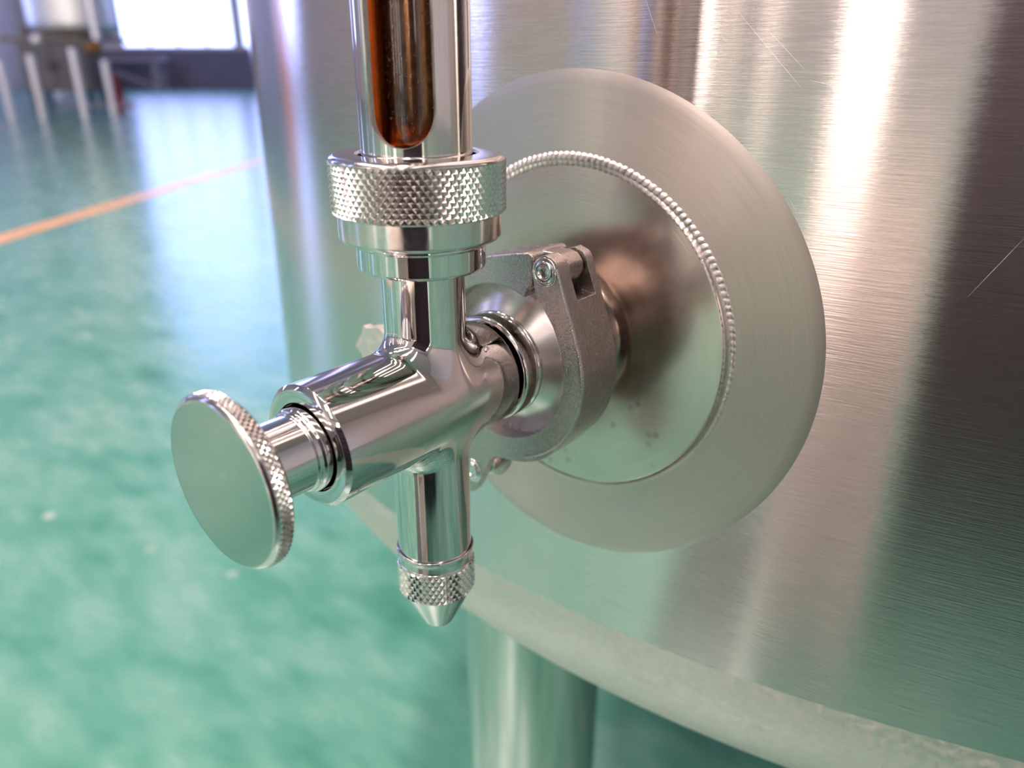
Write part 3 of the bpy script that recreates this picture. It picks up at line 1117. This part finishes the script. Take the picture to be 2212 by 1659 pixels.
# dark pump with rounded housing on top of the cabinet
pc = R(12.55, -9.25)
pt = thing('pump_housing', 'dark rounded pump housing on top of the taupe cabinet', 'pump', (pc.x, pc.y, 1.0), ROOM_ROT)
mb = MB()
revolve(mb, [(0.01, 1.24), (0.07, 1.22), (0.11, 1.15), (0.11, 1.03), (0.13, 1.0), (0.01, 1.0)], 'Z', 32, (pc.x, pc.y), 1.0, 0.01, (0, 0, 0))
mb.build('housing', M['taupe'], pt)
mb = MB()
tube_between(mb, (pc.x + 0.08, pc.y, 1.1), (pc.x + 0.22, pc.y, 1.1), 0.045, 20)
mb.build('outlet', M['black'], pt)

# orange motor
mc = R(12.2, -7.93)
mt = thing('electric_motor', 'small round orange motor beside the taupe cabinet', 'motor', (mc.x, mc.y, 0), ROOM_ROT)
mb = MB()
revolve(mb, [(0.01, 0.82), (0.08, 0.83), (0.115, 0.88), (0.115, 1.00), (0.08, 1.05), (0.01, 1.06)], 'Z', 32, (mc.x, mc.y), 1.0, 0.01, (0, 0, 0))
mb.build('motor_casing', M['orange'], mt)
mb = MB()
tube_between(mb, (mc.x, mc.y, 0.0), (mc.x, mc.y, 0.84), 0.03, 16)
box(mb, (mc.x, mc.y, 0.01), (0.2, 0.2, 0.02))
mb.build('stand', M['black'], mt)

# white canister on the floor
wc = R(14.6, -10.29)
wt = thing('plastic_canister', 'small white canister on the floor behind the pipe legs', 'canister', (wc.x, wc.y, 0), ROOM_ROT)
mb = MB()
revolve(mb, [(0.01, 0.0), (0.15, 0.0), (0.165, 0.03), (0.165, 0.27), (0.12, 0.33), (0.06, 0.35), (0.01, 0.35)], 'Z', 32, (wc.x, wc.y), 1.0, 0.02, (0, 0, 0))
mb.build('body', M['white'], wt)
mb = MB()
revolve(mb, [(0.055, 0.34), (0.055, 0.38), (0.01, 0.385)], 'Z', 24, (wc.x, wc.y), 1.0, 0.005, (0, 0, 0))
mb.build('lid', M['black'], wt)

# red fire extinguisher
ec = R(11.45, -7.20)
et = thing('fire_extinguisher', 'red fire extinguisher standing on the floor right of the pipe legs', 'extinguisher', (ec.x, ec.y, 0), ROOM_ROT)
mb = MB()
revolve(mb, [(0.01, 0.0), (0.07, 0.0), (0.078, 0.02), (0.078, 0.42), (0.06, 0.48), (0.025, 0.50), (0.025, 0.53)], 'Z', 32, (ec.x, ec.y), 1.0, 0.012, (0, 0, 0))
mb.build('cylinder', M['red'], et)
mb = MB()
box(mb, (ec.x, ec.y, 0.55), (0.03, 0.05, 0.05))
box(mb, (ec.x, ec.y - 0.06, 0.585), (0.02, 0.16, 0.015))
mb.build('valve_lever', M['black'], et)
mb = MB()
tube_between(mb, (ec.x + 0.03, ec.y, 0.54), (ec.x + 0.09, ec.y - 0.03, 0.45), 0.012, 10)
tube_between(mb, (ec.x + 0.09, ec.y - 0.03, 0.455), (ec.x + 0.095, ec.y - 0.03, 0.20), 0.012, 10, True, 0.02)
mb.build('hose', M['black'], et)

# steel bench frame against the far wall
bc = R(19.3, -11.6)
bt = thing('steel_bench', 'low weathered steel bench frame with a diagonal brace below the far window', 'bench', (bc.x, bc.y, 0), ROOM_ROT)
mb = MB()
box(mb, local(bc, 0, 0, 0.70), (1.75, 0.5, 0.10))
mb.build('top', M['bench'], bt, bevel=0.01)
for s in (-0.8, 0.72):
    for q in (-0.18, 0.18):
        mb = MB()
        box(mb, local(bc, s, q, 0.325), (0.14, 0.08, 0.65))
        mb.build('leg', M['bench'], bt)
mb = MB()
q0, q1 = Vector(local(bc, -0.72, -0.2, 0.60)), Vector(local(bc, 0.66, -0.2, 0.06))
tube_between(mb, q0, q1, 0.05, 12)
mb.build('brace', M['bench'], bt)

# ------------------------------------------------------------------ unseen things added for the steel to mirror
def side_tank(u, v, rad, h, label):  # invented tanks, put in to give the big shell reflected stripes
    p = R(u, v)
    t = thing('added_stripe_tank', label, 'tank', (p.x, p.y, 0))
    mb = MB()
    revolve(mb, [(0.05, 0.35), (rad * 0.8, 0.55), (rad, 0.70), (rad, h), (rad * 0.8, h + 0.15), (0.05, h + 0.22)], 'Z', 64, (p.x, p.y), 1.0, 0.03, (0, 0, 0))
    mb.build('shell', M['vessel'], t)
    for k in range(4):
        a = PI / 4 + k * PI / 2
        mb = MB()
        tube_between(mb, (p.x + rad * 0.8 * math.cos(a), p.y + rad * 0.8 * math.sin(a), 0), (p.x + rad * 0.8 * math.cos(a), p.y + rad * 0.8 * math.sin(a), 0.6), 0.035, 20)
        mb.build('leg', M['legpipe'], t)
side_tank(0.6, -5.6, 0.55, 2.2, 'unseen stainless tank added for reflected stripes, left side of the hall, nearer the big tank')
side_tank(-3.6, -7.6, 0.55, 2.2, 'unseen stainless tank added for reflected stripes, left side of the hall, farther back')

for (u, v, w) in ((-5.1, -8.9, 0.14), (3.4, -4.3, 0.16)):  # added columns, placed where the shell should mirror orange stripes
    p = R(u, v)
    t = thing('added_orange_column', 'unseen orange column added for a reflected stripe, beside the left row of tanks' if u < 0 else 'unseen orange column added for a reflected stripe, near the left floor line', 'column', (p.x, p.y, 0), ROOM_ROT)
    mb = MB()
    for dx, dy, sx, sy in ((0, -w / 2, w, 0.012), (0, w / 2, w, 0.012), (0, 0, 0.01, w)):
        box(mb, (p.x + dx, p.y + dy, H / 2), (sx, sy, H))
    mb.build('shaft', M['orange'], t)
    mb = MB()
    box(mb, (p.x, p.y, 0.01), (w * 1.8, w * 1.8, 0.02))
    mb.build('base_plate', M['orange'], t)

kp = Vector((0.73, -0.95, 0))  # invented cabinet, dark stand-in for the body mirrored behind the camera
kr = math.atan2(0.78, 0.60) - PI / 2 + PI
kt = thing('person_stand_in_cabinet', 'dark maroon cabinet added out of view, standing in for the person behind the camera', 'cabinet', (kp.x, kp.y, 0), math.radians(38))
mb = MB()
box(mb, (kp.x, kp.y, 0.57), (0.70, 0.42, 1.00))
mb.build('body', M['maroon'], kt, bevel=0.01)
for i in range(4):
    mb = MB()
    box(mb, (kp.x, kp.y + 0.217, 0.20 + i * 0.24), (0.66, 0.014, 0.22))
    d = mb.build('drawer', M['maroon'], kt, bevel=0.003)
    mb = MB()
    box(mb, (kp.x, kp.y + 0.236, 0.27 + i * 0.24), (0.5, 0.022, 0.014))
    mb.build('handle', M['black'], d)
for sx in (-0.28, 0.28):
    for sy in (-0.15, 0.15):
        mb = MB()
        tube_between(mb, (kp.x + sx - 0.015, kp.y + sy, 0.035), (kp.x + sx + 0.015, kp.y + sy, 0.035), 0.035, 20)
        mb.build('wheel', M['black'], kt)
        mb = MB()
        box(mb, (kp.x + sx, kp.y + sy, 0.07), (0.05, 0.05, 0.02))
        mb.build('castor_plate', M['black'], kt)

bp = Vector((0.145, -0.83, 0))  # made-up crate, gives the shell a pale warm reflection
bx_ = thing('added_pale_crate', 'pale pinkish wooden crate added out of view before the tank for its warm reflection', 'crate', (bp.x, bp.y, 0), math.radians(0))
for i in range(4):
    for sgn in (-1, 1):
        mb = MB()
        box(mb, (bp.x, bp.y + sgn * 0.16, 0.085 + i * 0.118), (0.21, 0.018, 0.108))
        mb.build('plank', M['pale_wood'], bx_, bevel=0.002)
        mb = MB()
        box(mb, (bp.x + sgn * 0.096, bp.y, 0.085 + i * 0.118), (0.018, 0.30, 0.108))
        mb.build('plank', M['pale_wood'], bx_, bevel=0.002)
mb = MB()
box(mb, (bp.x, bp.y, 0.503), (0.24, 0.36, 0.016))
mb.build('lid', M['pale_wood'], bx_, bevel=0.002)
for sx in (-0.07, 0.07):
    mb = MB()
    box(mb, (bp.x + sx, bp.y, 0.016), (0.06, 0.34, 0.032))
    mb.build('skid', M['pale_wood'], bx_, bevel=0.002)
mp = Vector((-0.08, -0.86, 0))  # mat added only to darken the shell's low reflection
mb = MB()
box(mb, (mp.x, mp.y, 0.006), (0.20, 0.62, 0.012))
o = mb.build('added_dark_mat', M['mat_dark'], bevel=0.003, loc=(mp.x, mp.y, 0))
o['label'] = 'dark rubber mat added out of view beside the crate for its dark reflection'
o['category'] = 'mat'
